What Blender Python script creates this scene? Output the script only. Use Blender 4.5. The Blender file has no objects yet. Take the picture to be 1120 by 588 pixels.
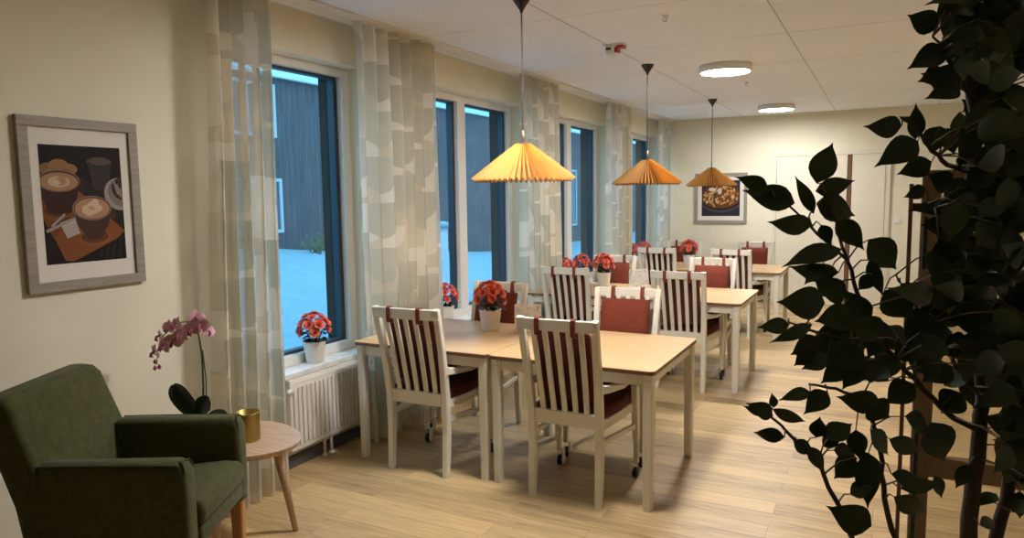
import bpy, bmesh, math, random
from mathutils import Vector, Matrix
random.seed(7)
S = bpy.context.scene
COL = S.collection
R = math.radians

# ------------------------------------------------------------------ camera
F, PITCH, YAW, ROLL, H = 781.573, 0.101842596, 0.480413016, -0.01434686, 1.6
fw = Vector((-math.sin(YAW)*math.cos(PITCH), math.cos(YAW)*math.cos(PITCH), -math.sin(PITCH)))
_r = Vector((math.cos(YAW), math.sin(YAW), 0)); _u = _r.cross(fw)
r2 = _r*math.cos(ROLL) + _u*math.sin(ROLL); u2 = -_r*math.sin(ROLL) + _u*math.cos(ROLL)
cam = bpy.data.objects.new('camera', bpy.data.cameras.new('camera'))
COL.objects.link(cam)
M = Matrix((r2, u2, -fw)).transposed().to_4x4(); M.translation = (0, 0, H)
cam.matrix_world = M
cam.data.sensor_width = 36; cam.data.lens = F*36/1120
cam.data.clip_start = 0.05
S.camera = cam
CAM = Vector((0, 0, H))
def at(x, y, d):
    "point seen at pixel (x, y) at distance d along the viewing axis"
    return CAM + (fw + r2*((x-560)/F) - u2*((y-294)/F))*d

# ------------------------------------------------------------------ materials
def mat(name, col, rough=.5, metal=0, spec=.5, **kw):
    m = bpy.data.materials.new(name); m.use_nodes = True
    b = m.node_tree.nodes['Principled BSDF']
    b.inputs['Base Color'].default_value = (*col, 1)
    b.inputs['Roughness'].default_value = rough
    b.inputs['Metallic'].default_value = metal
    b.inputs['Specular IOR Level'].default_value = spec
    for k, v in kw.items(): b.inputs[k.replace('_', ' ')].default_value = v
    return m
def nn(m, t, **kw):
    n = m.node_tree.nodes.new(t)
    for k, v in kw.items(): setattr(n, k, v)
    return n
def lk(m, a, b): m.node_tree.links.new(a, b)
def bsdf(m): return m.node_tree.nodes['Principled BSDF']
def math_n(m, op, a, b=None):
    n = nn(m, 'ShaderNodeMath', operation=op)
    for i, v in enumerate((a, b)):
        if v is None: continue
        if isinstance(v, (int, float)): n.inputs[i].default_value = v
        else: lk(m, v, n.inputs[i])
    return n.outputs[0]
def noisy(m, c1, c2, scale=8, stretch=(1, 1, 1), detail=4, bump=0, coords='Object', p=(.35, .65)):
    tc = nn(m, 'ShaderNodeTexCoord'); mp = nn(m, 'ShaderNodeMapping'); mp.inputs['Scale'].default_value = stretch
    nz = nn(m, 'ShaderNodeTexNoise'); nz.inputs['Scale'].default_value = scale; nz.inputs['Detail'].default_value = detail
    cr = nn(m, 'ShaderNodeValToRGB'); e = cr.color_ramp.elements
    e[0].color = (*c1, 1); e[1].color = (*c2, 1); e[0].position, e[1].position = p
    lk(m, tc.outputs[coords], mp.inputs[0]); lk(m, mp.outputs[0], nz.inputs['Vector'])
    lk(m, nz.outputs[0], cr.inputs[0]); lk(m, cr.outputs[0], bsdf(m).inputs['Base Color'])
    if bump:
        bp = nn(m, 'ShaderNodeBump'); bp.inputs['Strength'].default_value = bump; bp.inputs['Distance'].default_value = .004
        lk(m, nz.outputs[0], bp.inputs['Height']); lk(m, bp.outputs[0], bsdf(m).inputs['Normal'])
    return m

WALL = noisy(mat('painted_wall', (.7, .65, .52), .85), (.79, .74, .58), (.82, .77, .61), 3, bump=.05)
CEIL = noisy(mat('ceiling_board', (.87, .90, .97), .9), (.86, .89, .96), (.88, .91, .98), 2)
CEILG = mat('ceiling_joint', (.36, .35, .35), .9)
FLOOR = mat('oak_vinyl', (.5, .35, .2), .42)
def floor_nodes(m):
    tc = nn(m, 'ShaderNodeTexCoord')
    br = nn(m, 'ShaderNodeTexBrick'); br.offset = .37; br.offset_frequency = 2
    br.inputs['Scale'].default_value = 1; br.inputs['Brick Width'].default_value = 1.2; br.inputs['Row Height'].default_value = .14
    br.inputs['Mortar Size'].default_value = .0016; br.inputs['Mortar Smooth'].default_value = .3
    br.inputs['Color1'].default_value = (0, 0, 0, 1); br.inputs['Color2'].default_value = (1, 1, 1, 1); br.inputs['Mortar'].default_value = (.5, .5, .5, 1)
    lk(m, tc.outputs['Object'], br.inputs['Vector'])
    bw = nn(m, 'ShaderNodeSeparateColor'); lk(m, br.outputs['Color'], bw.inputs[0])
    mp = nn(m, 'ShaderNodeMapping'); mp.inputs['Scale'].default_value = (1.3, 16, 1)
    sh = nn(m, 'ShaderNodeVectorMath', operation='ADD')
    cb = nn(m, 'ShaderNodeCombineXYZ'); lk(m, math_n(m, 'MULTIPLY', bw.outputs[0], 7.3), cb.inputs[0]); lk(m, math_n(m, 'MULTIPLY', bw.outputs[0], 3.1), cb.inputs[1])
    lk(m, tc.outputs['Object'], sh.inputs[0]); lk(m, cb.outputs[0], sh.inputs[1]); lk(m, sh.outputs[0], mp.inputs[0])
    nz = nn(m, 'ShaderNodeTexNoise'); nz.inputs['Scale'].default_value = 2.2; nz.inputs['Detail'].default_value = 6; nz.inputs['Distortion'].default_value = 1.2
    lk(m, mp.outputs[0], nz.inputs['Vector'])
    v = math_n(m, 'ADD', math_n(m, 'MULTIPLY', nz.outputs[0], .8), math_n(m, 'MULTIPLY', bw.outputs[0], .36))
    cr = nn(m, 'ShaderNodeValToRGB'); e = cr.color_ramp.elements
    e[0].position = .28; e[0].color = (.30, .185, .075, 1); e[1].position = .8; e[1].color = (.66, .46, .215, 1)
    x = cr.color_ramp.elements.new(.52); x.color = (.50, .34, .165, 1)
    lk(m, v, cr.inputs[0])
    mx = nn(m, 'ShaderNodeMix', data_type='RGBA'); mx.inputs[7].default_value = (.3, .2, .11, 1)
    lk(m, br.outputs['Fac'], mx.inputs[0]); lk(m, cr.outputs[0], mx.inputs[6])
    lk(m, mx.outputs[2], bsdf(m).inputs['Base Color'])
floor_nodes(FLOOR)
WHITE = noisy(mat('white_lacquer', (.77, .73, .62), .4), (.75, .705, .60), (.79, .745, .635), 5)
TRIMW = mat('window_white', (.78, .75, .69), .45)
SILLM = noisy(mat('sill_stone', (.7, .68, .64), .35), (.62, .6, .57), (.78, .76, .73), 14)
DARKALU = mat('dark_aluminium', (.045, .06, .075), .4, .3)
OUTJ = mat('exterior_jamb', (.016, .015, .015), .7, 0, .2)
SKIRT = mat('grey_skirting', (.09, .09, .09), .5)
BEECH = noisy(mat('beech_laminate', (.66, .45, .25), .38), (.56, .355, .165), (.64, .42, .21), 3, (1, 14, 1), 6)
EDGE = mat('brown_edge', (.20, .115, .06), .5)
RED = noisy(mat('rust_wool', (.19, .033, .013), .9), (.145, .022, .008), (.195, .034, .013), 90, bump=.3)
STRAPM = mat('rust_strap', (.2, .03, .016), .7)
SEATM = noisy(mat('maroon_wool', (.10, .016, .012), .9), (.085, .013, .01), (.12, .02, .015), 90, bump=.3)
BLACKR = mat('black_rubber', (.012, .012, .012), .6)
STEEL = mat('steel', (.6, .6, .6), .3, 1)
GREEN = noisy(mat('green_upholstery', (.05, .05, .010), .92), (.046, .048, .008), (.068, .070, .015), 40, bump=.25)
for k, v in (('Sheen Weight', .08), ('Sheen Roughness', .5)): bsdf(GREEN).inputs[k].default_value = v
GPIPE = mat('green_piping', (.042, .044, .010), .9)
LEGW = noisy(mat('honey_wood', (.42, .19, .06), .4), (.38, .165, .05), (.46, .215, .075), 6, (12, 12, 1))
OAK = noisy(mat('pale_oak', (.55, .38, .24), .45), (.47, .31, .19), (.60, .43, .28), 4, (2, 18, 2), 6)
OAKLEG = noisy(mat('oak_leg', (.47, .33, .21), .45), (.40, .27, .17), (.52, .37, .24), 6, (14, 14, 1.5))
BRASS = mat('brass', (.42, .30, .09), .36, .9)
HOLE = mat('hole_dark', (.03, .02, .008), .7)
POTW = mat('white_ceramic', (.82, .79, .74), .35)
SOIL = noisy(mat('potting_soil', (.03, .02, .012), .95), (.02, .014, .008), (.05, .034, .02), 60)
LEAFG = noisy(mat('begonia_leaf', (.02, .05, .012), .5), (.014, .035, .008), (.03, .075, .018), 30)
BLOOM = noisy(mat('begonia_petal', (.8, .15, .09), .6), (.72, .10, .06), (.9, .24, .14), 40)
BLOOMP = noisy(mat('pink_begonia_petal', (.8, .13, .14), .6), (.7, .09, .11), (.9, .22, .22), 40)
ORCH = noisy(mat('orchid_petal', (.8, .45, .52), .6), (.74, .36, .45), (.86, .56, .62), 60)
ORCHL = mat('orchid_lip', (.36, .05, .13), .5)
STEM = mat('green_stem', (.04, .07, .02), .5)
ORLEAF = mat('orchid_leaf', (.012, .028, .012), .3)
CHROME = mat('radiator_white', (.76, .73, .66), .4)
PLASTW = mat('white_plastic', (.78, .77, .74), .4)
PLASTR = mat('red_plastic', (.45, .02, .02), .4)
BLACKP = mat('black_plastic', (.02, .02, .02), .4)
BROWNC = mat('brown_canopy', (.06, .035, .025), .45)
BRONZE = noisy(mat('bronze_profile', (.24, .16, .09), .45, .1), (.22, .145, .08), (.27, .18, .105), 8)
BARK = noisy(mat('ficus_bark', (.05, .035, .022), .85), (.035, .024, .015), (.08, .056, .036), 18, (1, 1, .3), bump=.4)
FICUS = noisy(mat('ficus_leaf', (.02, .035, .008), .33), (.012, .030, .005), (.034, .065, .010), 9)
TWIG = mat('ficus_twig', (.12, .085, .05), .7)
GREYF = noisy(mat('grey_wood_frame', (.30, .27, .22), .55), (.27, .24, .195), (.33, .295, .24), 6, (1, 1, 12))
MATB = mat('white_mount', (.74, .70, .62), .8)
DOORM = noisy(mat('door_paint', (.76, .70, .56), .5), (.75, .69, .55), (.77, .71, .57), 4)
GAP = mat('door_gap', (.05, .04, .03), .8)
WOODS = mat('brown_wood', (.16, .075, .035), .5)
SNOW = noisy(mat('snow', (.20, .36, .42), .8), (.185, .345, .405), (.215, .375, .435), 5, bump=.4)
def emis(name, col, s):
    m = bpy.data.materials.new(name); m.use_nodes = True; nt = m.node_tree; nt.nodes.clear()
    o = nt.nodes.new('ShaderNodeOutputMaterial'); e = nt.nodes.new('ShaderNodeEmission')
    e.inputs[0].default_value = (*col, 1); e.inputs[1].default_value = s
    nt.links.new(e.outputs[0], o.inputs[0]); return m
LAMP = emis('lamp_diffuser', (1, .985, .985), 50)
BULB = emis('bulb_glow', (1, .68, .32), 78); BULB2 = emis('dim_bulb_glow', (1, .76, .48), 4.5)
LITWIN = emis('lit_window', (1, .85, .3), 1.2)
# pleated pine-veneer shade: lets some light through
SHADE = mat('pleated_shade', (.62, .39, .12), .7)
def shade_nodes(m):
    nt = m.node_tree; b = bsdf(m); t = nn(m, 'ShaderNodeBsdfTranslucent'); t.inputs[0].default_value = (.97, .66, .20, 1)
    mx = nn(m, 'ShaderNodeMixShader'); mx.inputs[0].default_value = .5
    lk(m, b.outputs[0], mx.inputs[1]); lk(m, t.outputs[0], mx.inputs[2]); lk(m, mx.outputs[0], nt.nodes['Material Output'].inputs[0])
shade_nodes(SHADE)
CREASE = mat('shade_crease', (.20, .10, .035), .7)
# outside facade: vertical boards
FACADE = mat('dark_boards', (.05, .05, .055), .8)
def facade_nodes(m):
    tc = nn(m, 'ShaderNodeTexCoord'); sp = nn(m, 'ShaderNodeSeparateXYZ'); lk(m, tc.outputs['Object'], sp.inputs[0])
    f = math_n(m, 'FRACT', math_n(m, 'MULTIPLY', sp.outputs[1], 7))
    g = math_n(m, 'GREATER_THAN', f, .1)
    mp = nn(m, 'ShaderNodeMapping'); mp.inputs['Scale'].default_value = (1, 14, .8); lk(m, tc.outputs['Object'], mp.inputs[0])
    nz = nn(m, 'ShaderNodeTexNoise'); nz.inputs['Scale'].default_value = 1.5; nz.inputs['Detail'].default_value = 5; lk(m, mp.outputs[0], nz.inputs['Vector'])
    cr = nn(m, 'ShaderNodeValToRGB'); e = cr.color_ramp.elements
    e[0].color = (.062, .052, .058, 1); e[1].color = (.14, .115, .125, 1); e[0].position = .3; e[1].position = .7
    lk(m, nz.outputs[0], cr.inputs[0])
    mx = nn(m, 'ShaderNodeMix', data_type='RGBA'); mx.inputs[6].default_value = (.06, .05, .05, 1)
    lk(m, g, mx.inputs[0]); lk(m, cr.outputs[0], mx.inputs[7]); lk(m, mx.outputs[2], bsdf(m).inputs['Base Color'])
facade_nodes(FACADE)
# clear glass: sheet that reflects by fresnel and otherwise passes light
def glassm(name, tint):
    m = bpy.data.materials.new(name); m.use_nodes = True; nt = m.node_tree; nt.nodes.clear()
    o = nt.nodes.new('ShaderNodeOutputMaterial'); t = nt.nodes.new('ShaderNodeBsdfTransparent'); g = nt.nodes.new('ShaderNodeBsdfGlossy')
    f = nt.nodes.new('ShaderNodeMath'); f.operation = 'POWER'; f.inputs[1].default_value = 4.0; lw = nt.nodes.new('ShaderNodeLayerWeight'); lw.inputs[0].default_value = .5; nt.links.new(lw.outputs['Facing'], f.inputs[0])
    f2 = nt.nodes.new('ShaderNodeMath'); f2.operation = 'MULTIPLY_ADD'; f2.inputs[1].default_value = .55; f2.inputs[2].default_value = .035; nt.links.new(f.outputs[0], f2.inputs[0]); f = f2
    x = nt.nodes.new('ShaderNodeMixShader'); t.inputs[0].default_value = (*tint, 1); g.inputs['Roughness'].default_value = .02
    g.inputs[0].default_value = (.8, .8, .8, 1)
    nt.links.new(f.outputs[0], x.inputs[0]); nt.links.new(t.outputs[0], x.inputs[1]); nt.links.new(g.outputs[0], x.inputs[2]); nt.links.new(x.outputs[0], o.inputs[0])
    return m
GLASS = glassm('window_glass', (.90, .95, .97)); GLASSD = glassm('screen_glass', (.85, .83, .78))
# sheer printed curtain: quarter-round shapes in grey green and white on an ecru net
def curtain_mat():
    m = bpy.data.materials.new('printed_sheer'); m.use_nodes = True; nt = m.node_tree
    b = bsdf(m); b.inputs['Roughness'].default_value = .9; b.inputs['Specular IOR Level'].default_value = .1
    uv = nn(m, 'ShaderNodeUVMap'); sp = nn(m, 'ShaderNodeSeparateXYZ'); lk(m, uv.outputs[0], sp.inputs[0])
    u, v = sp.outputs[0], sp.outputs[1]
    def layer(cu, cv, du, dv, seed, half=False):
        a = math_n(m, 'ADD', math_n(m, 'DIVIDE', u, cu), du); colm = math_n(m, 'FLOOR', a)
        b_ = math_n(m, 'ADD', math_n(m, 'ADD', math_n(m, 'DIVIDE', v, cv), dv), math_n(m, 'MULTIPLY', colm, .381))
        row = math_n(m, 'FLOOR', b_); fu = math_n(m, 'FRACT', a); fv = math_n(m, 'FRACT', b_)
        cell = math_n(m, 'ADD', math_n(m, 'MULTIPLY', math_n(m, 'FLOOR', a), 12.99), math_n(m, 'MULTIPLY', row, 78.23))
        rnd = math_n(m, 'FRACT', math_n(m, 'MULTIPLY', math_n(m, 'SINE', math_n(m, 'ADD', cell, seed)), 437.5))
        fl = math_n(m, 'GREATER_THAN', rnd, .5)
        # mirror the corner in half of the cells
        fu2 = math_n(m, 'MULTIPLY', math_n(m, 'SUBTRACT', fu, .5), 2.0) if half else math_n(m, 'ABSOLUTE', math_n(m, 'SUBTRACT', fl, fu))
        d = math_n(m, 'SQRT', math_n(m, 'ADD', math_n(m, 'MULTIPLY', fu2, fu2), math_n(m, 'POWER', math_n(m, 'SUBTRACT', 1, fv), 2)))
        ins = math_n(m, 'LESS_THAN', d, .93)
        on = math_n(m, 'GREATER_THAN', math_n(m, 'FRACT', math_n(m, 'MULTIPLY', rnd, 7.7)), .22)
        return math_n(m, 'MULTIPLY', ins, on)
    l1 = layer(.42, .30, 0, 0, 1.3, True); l2 = layer(.40, .42, .43, .5, 4.1)
    m1 = nn(m, 'ShaderNodeMix', data_type='RGBA'); m1.inputs[6].default_value = (.84, .775, .64, 1); m1.inputs[7].default_value = (.92, .88, .79, 1); lk(m, l2, m1.inputs[0])
    m2 = nn(m, 'ShaderNodeMix', data_type='RGBA'); m2.inputs[7].default_value = (.665, .655, .56, 1); lk(m, m1.outputs[2], m2.inputs[6]); lk(m, l1, m2.inputs[0])
    lk(m, m2.outputs[2], b.inputs['Base Color'])
    t = nn(m, 'ShaderNodeBsdfTranslucent'); lk(m, m2.outputs[2], t.inputs[0])
    x = nn(m, 'ShaderNodeMixShader'); x.inputs[0].default_value = .5; lk(m, b.outputs[0], x.inputs[1]); lk(m, t.outputs[0], x.inputs[2])
    tr = nn(m, 'ShaderNodeBsdfTransparent'); y = nn(m, 'ShaderNodeMixShader')
    tf = math_n(m, 'SUBTRACT', .25, math_n(m, 'MULTIPLY', math_n(m, 'MAXIMUM', l1, l2), .08)); lk(m, tf, y.inputs[0])
    lk(m, x.outputs[0], y.inputs[1]); lk(m, tr.outputs[0], y.inputs[2]); lk(m, y.outputs[0], nt.nodes['Material Output'].inputs[0])
    return m
CURT = curtain_mat()

# ------------------------------------------------------------------ mesh helpers
class MB:
    def __init__(s): s.bm = bmesh.new(); s.mi = 0; s.sm = False
    def _fin(s, faces):
        for f in faces: f.material_index = s.mi; f.smooth = s.sm
    def box(s, x0, x1, y0, y1, z0, z1, bev=0, mtx=None, seg=2):
        r = bmesh.ops.create_cube(s.bm, size=1)['verts']
        c = Vector(((x0+x1)/2, (y0+y1)/2, (z0+z1)/2)); d = (abs(x1-x0), abs(y1-y0), abs(z1-z0))
        for v in r: v.co = Vector((v.co.x*d[0], v.co.y*d[1], v.co.z*d[2])) + c
        fs = list({f for v in r for f in v.link_faces})
        if bev:
            es = list({e for v in r for e in v.link_edges})
            o = bmesh.ops.bevel(s.bm, geom=es, offset=min(bev, min(d)*.49), segments=seg, profile=.5, affect='EDGES')
            vs = set(v for f in o['faces'] for v in f.verts)
            fs = list({f for v in vs for f in v.link_faces})
            r = list(vs)
        if mtx is not None:
            for v in r: v.co = mtx @ v.co
        s._fin(fs); return s
    def loft(s, rings, cap=True, closed=True):
        vs = [[s.bm.verts.new(p) for p in ring] for ring in rings]
        n = len(vs[0]); fs = []
        for a, b in zip(vs, vs[1:]):
            for i in range(n if closed else n-1):
                j = (i+1) % n
                try: fs.append(s.bm.faces.new((a[i], a[j], b[j], b[i])))
                except ValueError: pass
        if cap and closed:
            fs.append(s.bm.faces.new(vs[0][::-1])); fs.append(s.bm.faces.new(vs[-1]))
        s._fin(fs); return s
    def tube(s, pts, rad, n=8):
        pts = [Vector(p) for p in pts]; rings = []
        rad = rad if isinstance(rad, (list, tuple)) else [rad]*len(pts)
        up = None
        for i, p in enumerate(pts):
            t = (pts[min(i+1, len(pts)-1)] - pts[max(i-1, 0)]).normalized()
            if up is None: up = t.orthogonal().normalized()
            up = (up - t*up.dot(t)).normalized(); w = t.cross(up)
            rings.append([p + (up*math.cos(a) + w*math.sin(a))*rad[i] for a in [2*math.pi*k/n for k in range(n)]])
        return s.loft(rings)
    def bar(s, pts, w, d, side=(1, 0, 0), ch=.25):
        "rectangular bar with chamfered corners swept along pts; w along side, d across"
        pts = [Vector(p) for p in pts]; sd = Vector(side).normalized(); rings = []
        w = w if isinstance(w, (list, tuple)) else [w]*len(pts); d = d if isinstance(d, (list, tuple)) else [d]*len(pts)
        for i, p in enumerate(pts):
            t = (pts[min(i+1, len(pts)-1)] - pts[max(i-1, 0)]).normalized()
            a = (sd - t*sd.dot(t)).normalized(); b = t.cross(a)
            c = min(w[i], d[i])*ch/2; x, y = w[i]/2, d[i]/2
            rings.append([p + a*q[0] + b*q[1] for q in ((x, y-c), (x-c, y), (c-x, y), (-x, y-c), (-x, c-y), (c-x, -y), (x-c, -y), (x, c-y))])
        return s.loft(rings)
    def lathe(s, prof, n=32, c=(0, 0, 0), cap=True):
        c = Vector(c)
        return s.loft([[c + Vector((r*math.cos(2*math.pi*k/n), r*math.sin(2*math.pi*k/n), z)) for k in range(n)] for r, z in prof], cap)
    def prism(s, poly, z0, z1, mtx=None):
        mtx = mtx or Matrix()
        return s.loft([[mtx @ Vector((x, y, z)) for x, y in poly] for z in (z0, z1)])
    def face(s, pts):
        f = s.bm.faces.new([s.bm.verts.new(p) for p in pts]); s._fin([f]); return s
    def use(s, i, smooth=None):
        s.mi = i
        if smooth is not None: s.sm = smooth
        return s
    def build(s, name, mats, parent=None, smooth=False, loc=None, auto=False):
        bmesh.ops.recalc_face_normals(s.bm, faces=[f for f in s.bm.faces if len(f.verts) > 2])
        if smooth:
            for f in s.bm.faces: f.smooth = True
        me = bpy.data.meshes.new(name); s.bm.to_mesh(me); s.bm.free()
        for m in (mats if isinstance(mats, (list, tuple)) else [mats]): me.materials.append(m)
        o = bpy.data.objects.new(name, me); COL.objects.link(o)
        if parent: o.parent = parent
        if loc: o.location = loc
        return o
def subd(o, n=2):
    m = o.modifiers.new('subd', 'SUBSURF'); m.levels = n; m.render_levels = n; return o
def empty(name, loc, rz=0):
    o = bpy.data.objects.new(name, None); COL.objects.link(o); o.location = loc; o.rotation_euler = (0, 0, rz); o.empty_display_size = .1
    return o
def tag(o, label, cat, group=None, kind=None):
    o['label'] = label; o['category'] = cat
    if group: o['group'] = group
    if kind: o['kind'] = kind
    return o
def struct(o): o['kind'] = 'structure'; return o
def copy_tree(o, parent=None):
    c = o.copy(); COL.objects.link(c)
    if parent: c.parent = parent
    for ch in list(o.children): copy_tree(ch, c)
    return c
def rrect(x0, x1, y0, y1, r, n=5):
    out = []
    for cx, cy, a in ((x1-r, y1-r, 0), (x0+r, y1-r, 90), (x0+r, y0+r, 180), (x1-r, y0+r, 270)):
        out += [(cx + r*math.cos(R(a+90*k/n)), cy + r*math.sin(R(a+90*k/n))) for k in range(n+1)]
    return out
def ell(cx, cy, a, b=None, n=28, a0=0, a1=360, rot=0):
    b = b or a; full = abs(a1-a0) >= 360
    return [(cx + a*math.cos(t)*math.cos(rot) - b*math.sin(t)*math.sin(rot), cy + a*math.cos(t)*math.sin(rot) + b*math.sin(t)*math.cos(rot))
            for t in [R(a0 + (a1-a0)*k/(n if full else n-1)) for k in range(n)]]

# ------------------------------------------------------------------ room shell
XW, XO, YB, YN, XR, ZC = -3.1, -3.4, 10.9, -5.0, 2.6, 2.70
struct(MB().box(XO, XR+.15, YN-.15, YB+.15, -.12, 0).build('floor', FLOOR))
m = MB().box(XO, XR+.15, YN-.15, YB+.15, ZC, ZC+.12)
m.use(1)
for x in (-3.08, -1.86, -.64, .58, 1.8): m.box(x-.0025, x+.0025, YN, YB, ZC-.0012, ZC+.02)
m.use(2)
for y in (1.82, 4.22, 5.42, 6.62, 9.02): m.box(XW, XR, y-.0012, y+.0012, ZC-.0012, ZC+.02)
struct(m.build('ceiling', [CEIL, CEILG, mat('fine_joint', (.62, .62, .64), .9)]))
WINS = [(2.74, 3.83), (4.58, 6.19), (6.92, 8.53), (9.17, 10.78)]
ZS, ZT = .55, 2.45
m = MB(); prev = YN-.15
for a, b in WINS:
    m.box(XO, XW, prev, a, 0, ZC); m.box(XO, XW, a, b, 0, ZS); m.box(XO, XW, a, b, ZT, ZC); prev = b
m.box(XO, XW, prev, YB+.15, 0, ZC)
struct(m.build('wall_left', WALL))
struct(MB().box(XW, XR, YB, YB+.15, 0, ZC).build('wall_back', WALL))
struct(MB().box(XR, XR+.15, YN, YB, 0, ZC).build('wall_right', WALL))
struct(MB().box(XW, XR, YN-.15, YN, 0, ZC).build('wall_front', mat('bounce_cut_dark', (.10, .08, .06), .7)))  # unseen end wall, coloured dark to cut bounce on camera-facing surfaces
struct(MB().box(XW, XW+.014, YN, YB, 0, .075, .004).build('baseboard_left', SKIRT))
m = MB()
for a, b in ((XW+.015, -1.5), (.25, XR)): m.box(a, b, YB-.014, YB, 0, .075, .004)
struct(m.build('baseboard_back', SKIRT))
# curtain track along the ceiling
struct(MB().box(-2.99, -2.85, YN, YB, ZC-.014, ZC, .003).build('trim_1', TRIMW))

# windows
def window(i, a, b):
    w = empty('window_%d' % i, (0, 0, 0)); struct(w)
    x0, x1 = -3.29, -3.21; fwid = .075; mul = b-.92 if b-a > 1.3 else None
    f = MB()
    f.box(x0, x1, a, a+fwid, ZS+.03, ZT); f.box(x0, x1, b-fwid, b, ZS+.03, ZT)
    f.box(x0, x1, a+fwid, b-fwid, ZT-.055, ZT); f.box(x0, x1, a+fwid, b-fwid, ZS+.03, ZS+.09)
    if mul: f.box(x0, x1, mul-.06, mul+.06, ZS+.09, ZT-.055)
    f.build('frame', TRIMW, w)
    for y0, y1 in (((a+fwid, mul-.06), (mul+.06, b-fwid)) if mul else ((a+fwid, b-fwid),)):
        s = MB(); t = .034; z0, z1 = ZS+.09, ZT-.055; xa, xb = x0-.012, x0+.04
        s.box(xa, xb, y0, y0+t, z0, z1); s.box(xa, xb, y1-t, y1, z0, z1); s.box(xa, xb, y0+t, y1-t, z1-t*.5, z1); s.box(xa, xb, y0+t, y1-t, z0, z0+t*.6)
        sa = s.build('sash', DARKALU, w)
        MB().box(x0+.008, x0+.014, y0+t, y1-t, z0+t*.6, z1-t*.5).build('glass', GLASS, sa)
    MB().box(x1, XW+.045, a+.001, b-.001, ZS, ZS+.03, .004).build('sill', SILLM, w)
    l = MB(); l.box(XO-.02, x0-.013, a, a+.06, ZS, ZT); l.box(XO-.02, x0-.013, b-.06, b, ZS, ZT); l.box(XO-.02, x0-.013, a+.06, b-.06, ZT-.03, ZT); l.box(XO-.05, x0-.013, a+.06, b-.06, ZS, ZS+.05)
    l.build('outer_lining', OUTJ, w)
for i, (a, b) in enumerate(WINS): window(i+1, a, b)

# double door in the back wall
def door():
    d = empty('door_1', (0, YB, 0)); struct(d)
    f = MB(); X0, X1, Z1 = -1.44, .055, 2.10; t = .055
    f.box(X0, X0+t, -.035, 0, 0, Z1+t); f.box(X1-t, X1, -.035, 0, 0, Z1+t); f.box(X0+t, X1-t, -.035, 0, Z1, Z1+t)
    f.build('door_frame', DOORM, d)
    MB().box(X0+t, X1-t, -.004, 0, 0, Z1).build('rebate', GAP, d)
    xs = -.44
    for a, b in ((X0+t+.004, xs-.03), (xs+.03, X1-t-.004)):
        lf = MB().box(a, b, -.03, -.005, .008, Z1-.004, .003).build('door_leaf', DOORM, d)
        if a > xs:
            for z in (.35, 1.45, 1.75): MB().tube([(b+.002, -.036, z-.05), (b+.002, -.036, z+.05)], .008, 8).build('hinge', STEEL, lf)
        else:
            for z in (.35, 1.75): MB().tube([(a-.002, -.036, z-.05), (a-.002, -.036, z+.05)], .008, 8).build('hinge', STEEL, lf)
    MB().box(xs-.022, xs+.022, -.036, -.005, .008, Z1-.004, .003).build('meeting_stile', WOODS, d)
door()
sw = MB().box(.115, .195, YB-.012, YB, 1.155, 1.235, .006); sw.box(.13, .18, YB-.018, YB-.010, 1.17, 1.22, .003)
tag(sw.build('light_switch', PLASTW), 'small white light switch on the back wall right of the cream double door', 'light switch')

# ------------------------------------------------------------------ outside
m = MB()
nx, ny = 16, 40; grid = []
def gz(x, y):
    k = min(1, max(0, (-3.6-x)/6.2)); k = k*k*(3-2*k)
    top = .80-.082*(y-8.3) if y < 19 else -.08
    return -.15 + k*(top+.15) + .02*math.sin(3*y+x*2)*k
vs = [[m.bm.verts.new((-3.42-i*9.0/nx, -4+j*44/ny, gz(-3.42-i*9.0/nx, -4+j*44/ny))) for j in range(ny+1)] for i in range(nx+1)]
for i in range(nx):
    for j in range(ny): m.bm.faces.new((vs[i][j], vs[i+1][j], vs[i+1][j+1], vs[i][j+1]))
struct(m.build('snow_ground', SNOW, smooth=True))
b = empty('neighbouring_building', (-10, 14, 0))
tag(b, 'long dark boarded building outside the windows beyond the snow', 'building')
MB().box(-.4, 0, -16, 24, -.5, 3.81).build('board_wall', FACADE, b)
MB().box(-.5, .10, -16, 24, 3.81, 3.87, .01).build('eaves_fascia', mat('fascia_white', (.7, .72, .74), .6), b)
for (y0, y1, z0, z1, lit) in ((-5.5, -4.17, 2.72, 3.68, 1), (-5.4, -4.10, .98, 1.98, 0), (8.2, 10.3, .5, 2.5, 0), (4.0, 4.9, 1.2, 2.4, 0)):
    wf = MB(); t = .06
    wf.box(0, .05, y0, y0+t, z0, z1); wf.box(0, .05, y1-t, y1, z0, z1); wf.box(0, .05, y0+t, y1-t, z0, z0+t); wf.box(0, .05, y0+t, y1-t, z1-t, z1); wf.box(0, .05, (y0+y1)/2-.03, (y0+y1)/2+.03, z0+t, z1-t)
    w = wf.build('facade_window', mat('facade_frame', (.5, .52, .55), .5), b)
    MB().box(.005, .02, y0+t, y1-t, z0+t, z1-t).build('pane', mat('facade_pane', (.10, .12, .14), .08), w)
    if lit: MB().box(.012, .03, y1-t-.10, y1-t-.03, z0+.12, z0+.28).build('lit_gap', LITWIN, w)
def post(y, x, zb, h):
    p = empty('garden_post', (x, y, zb))
    tag(p, 'pale snow-capped garden post standing in the snow outside the second window', 'post')
    MB().bar([(0, 0, -.1), (0, 0, h)], .12, .12).build('shaft', mat('post_paint', (.6, .66, .7), .6), p)
    MB().use(0, True).lathe([(.01, h), (.12, h), (.13, h+.03), (.09, h+.08), (.01, h+.10)], 16).build('snow_cap', SNOW, p)
post(9.55, -6.2, gz(-6.2, 9.55), .95)
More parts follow.
